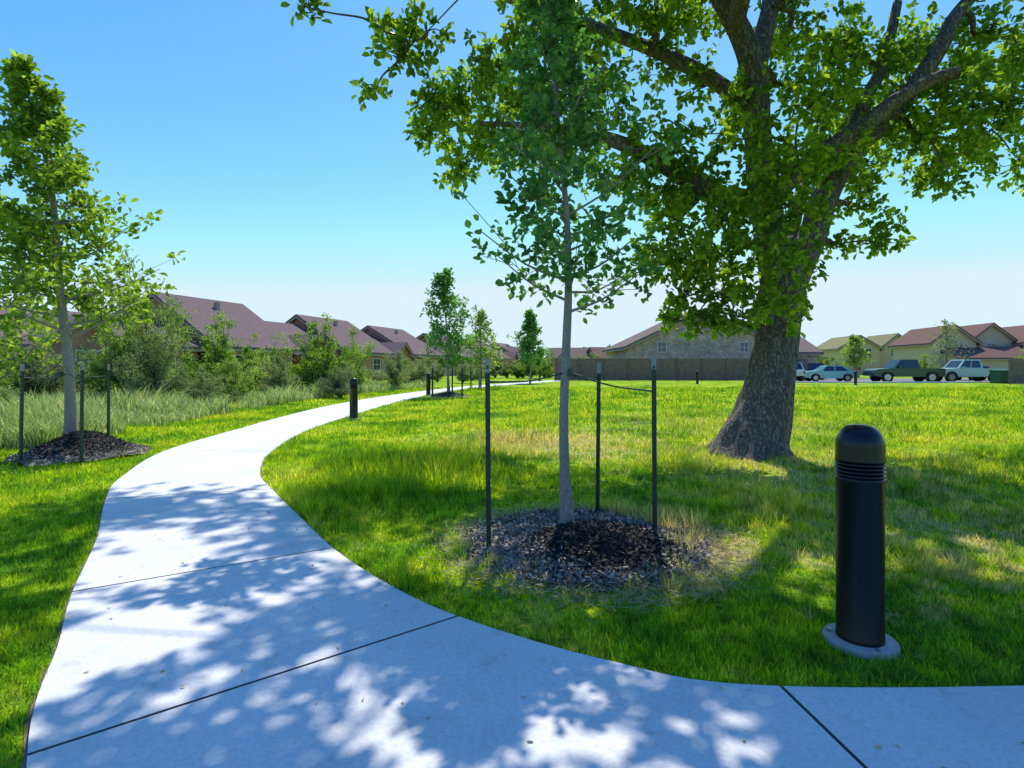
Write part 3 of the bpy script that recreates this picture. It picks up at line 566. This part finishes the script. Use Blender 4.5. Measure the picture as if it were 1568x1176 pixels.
# ------------------------------------------------------------ parking, vehicles
mb=MB(); mb.box(24,75,47.2,66,-.05,.012); mb.obj('parking_lot',[M_asphalt])
mb=MB(); mb.box(23.8,75,46.95,47.2,-.1,.13); mb.obj('kerb',[M_conc])
M_red=simple('tail_red',(.3,.01,.01),.3)
def vehicle(name,x,y,rot,color,kind,rough=.25):
    paint=simple(name+'_paint',color,rough,.1,.7,.03); mb=MB(); H={'pickup':(2.85,1.8,1.22,1.20,1.98,.46),'car':(2.3,1.38,.93,.95,1.46,.34),'suv':(2.4,1.45,1.08,1.1,1.75,.38)}[kind]
    hl,wb_,belt,hood,roofz,wr=H
    bot=.30 if kind=='car' else .50
    pr=[(-hl,bot+.05)]
    for cx in(-wb_,wb_):
        pr.append((cx-wr-.08,bot))
        for t in np.linspace(math.pi,0,9): pr.append((cx+(wr+.08)*math.cos(t),wr+(wr+.08)*math.sin(t) if math.sin(t)>0.1 else bot))
    pr+=[(hl,bot+.08),(hl+.04,bot+.35),(hl-.04,hood-.14),(hl-.35,hood-.03),(1.05,hood+.05),(.95,belt),(-hl+.05,belt),(-hl-.02,belt-.1)]
    W=.97 if kind=='pickup' else .88
    mb.extr(pr,-W,W,lambda a,p:(p[0],a,p[1]),0)
    if kind=='pickup': cb=(-.85,1.25,-.72,.62)
    elif kind=='car': cb=(-1.75,1.1,-1.0,.35)
    else: cb=(-2.2,1.1,-1.95,.45)
    w0,w1=W-.04,W-.2; zb=belt-.01
    v=[(cb[0],-w0,zb),(cb[1],-w0,zb),(cb[1],w0,zb),(cb[0],w0,zb),(cb[2],-w1,roofz),(cb[3],-w1,roofz),(cb[3],w1,roofz),(cb[2],w1,roofz)]
    mb.add(v,np.array([[4,5,6,7],[0,1,5,4],[1,2,6,5],[2,3,7,6],[3,0,4,7]]),0)
    V=np.array(v)
    def pane(i0,i1,i2,i3,a0,a1,b0,b1):
        P=lambda s,t:(V[i0]*(1-s)+V[i1]*s)*(1-t)+(V[i3]*(1-s)+V[i2]*s)*t
        q=np.array([P(a0,b0),P(a1,b0),P(a1,b1),P(a0,b1)]); n=np.cross(q[1]-q[0],q[3]-q[0]); n=n/np.linalg.norm(n); mb.add(q+n*.008,np.array([[0,1,2,3]]),1)
    for a0,a1 in((.08,.49),(.53,.93)):
        pane(0,1,5,4,a0,a1,.1,.88); pane(2,3,7,6,1-a1,1-a0,.1,.88)
    pane(1,2,6,5,.07,.93,.08,.92); pane(3,0,4,7,.07,.93,.08,.92)
    for cx in(-wb_,wb_):
        for sy in(-1,1):
            for r,d0,d1,m in((wr,W-.22,W+.01,2),(wr*.6,W-.1,W+.022,3)):
                a=np.linspace(0,2*np.pi,20,endpoint=False); v=[(cx+r*math.cos(t),sy*dd,wr+r*math.sin(t)) for dd in(d0,d1) for t in a]
                mb.add(v,[list(range(20,40))]+[[i,(i+1)%20,20+(i+1)%20,20+i] for i in range(20)],m)
    mb.box(hl+.0,hl+.05,-W+.08,-W+.4,hood-.36,hood-.2,3); mb.box(hl+.0,hl+.05,W-.4,W-.08,hood-.36,hood-.2,3); mb.box(hl,hl+.045,-.5,.5,hood-.45,hood-.25,1)
    mb.box(-hl-.04,-hl+.02,-W+.03,-W+.2,belt-.4,belt-.12,4); mb.box(-hl-.04,-hl+.02,W-.2,W-.03,belt-.4,belt-.12,4)
    if kind=='pickup': mb.box(-hl+.12,cb[0]-.05,-W+.1,W-.1,belt-.01,belt+.004,2)
    mb.box(-hl-.1,-hl,-W+.05,W-.05,bot+.05,bot+.25,3); mb.box(.75,.95,-W-.16,-W+.02,belt+.0,belt+.16,0); mb.box(.75,.95,W-.02,W+.16,belt+.0,belt+.16,0)
    mb.obj(name,[paint,M_glass,M_tire,M_hub,M_red],None,(x,y,.012),rot)
vehicle('pickup_truck',34.2,48.5,3.05,(.012,.055,.035),'pickup'); vehicle('pickup_truck',40.0,49.0,3.1,(.42,.58,.50),'pickup')
vehicle('parked_car',29.6,52.0,3.0,(.22,.48,.45),'car'); vehicle('parked_car',28.5,58,1.5,(.5,.5,.5),'suv'); vehicle('parked_car',32,60,1.5,(.03,.04,.09),'suv'); vehicle('parked_car',25.9,52.5,1.45,(.6,.6,.58),'suv'); vehicle('parked_car',47,56,0.1,(.4,.05,.04),'car')
mb=MB(); mb.box(-.7,.7,-.5,.5,0,1.0); mb.box(-.74,.74,-.54,.54,1.0,1.08); mb.box(-.74,.74,-.54,-.5,.7,.8); mb.obj('dumpster',[simple('dumpster_green',(.015,.09,.04),.5)],None,(40.4,45.6,0))
young('young_tree',(47,60,0),6.2,1.5,1.8,34,.3,.1,M_shrubdark,5,4,.09,(0,0),31)
young('young_tree',(42,68,0),5.0,1.5,1.6,34,.3,.15,M_shrubleaf,9,6,.09,(0,0),32)
for q in((43,58,2.2,2.5,4),(48,52,2.6,2.6,0),(52,54,3.0,3.2,4),(36,64,3,3,0)): shrub(*q)
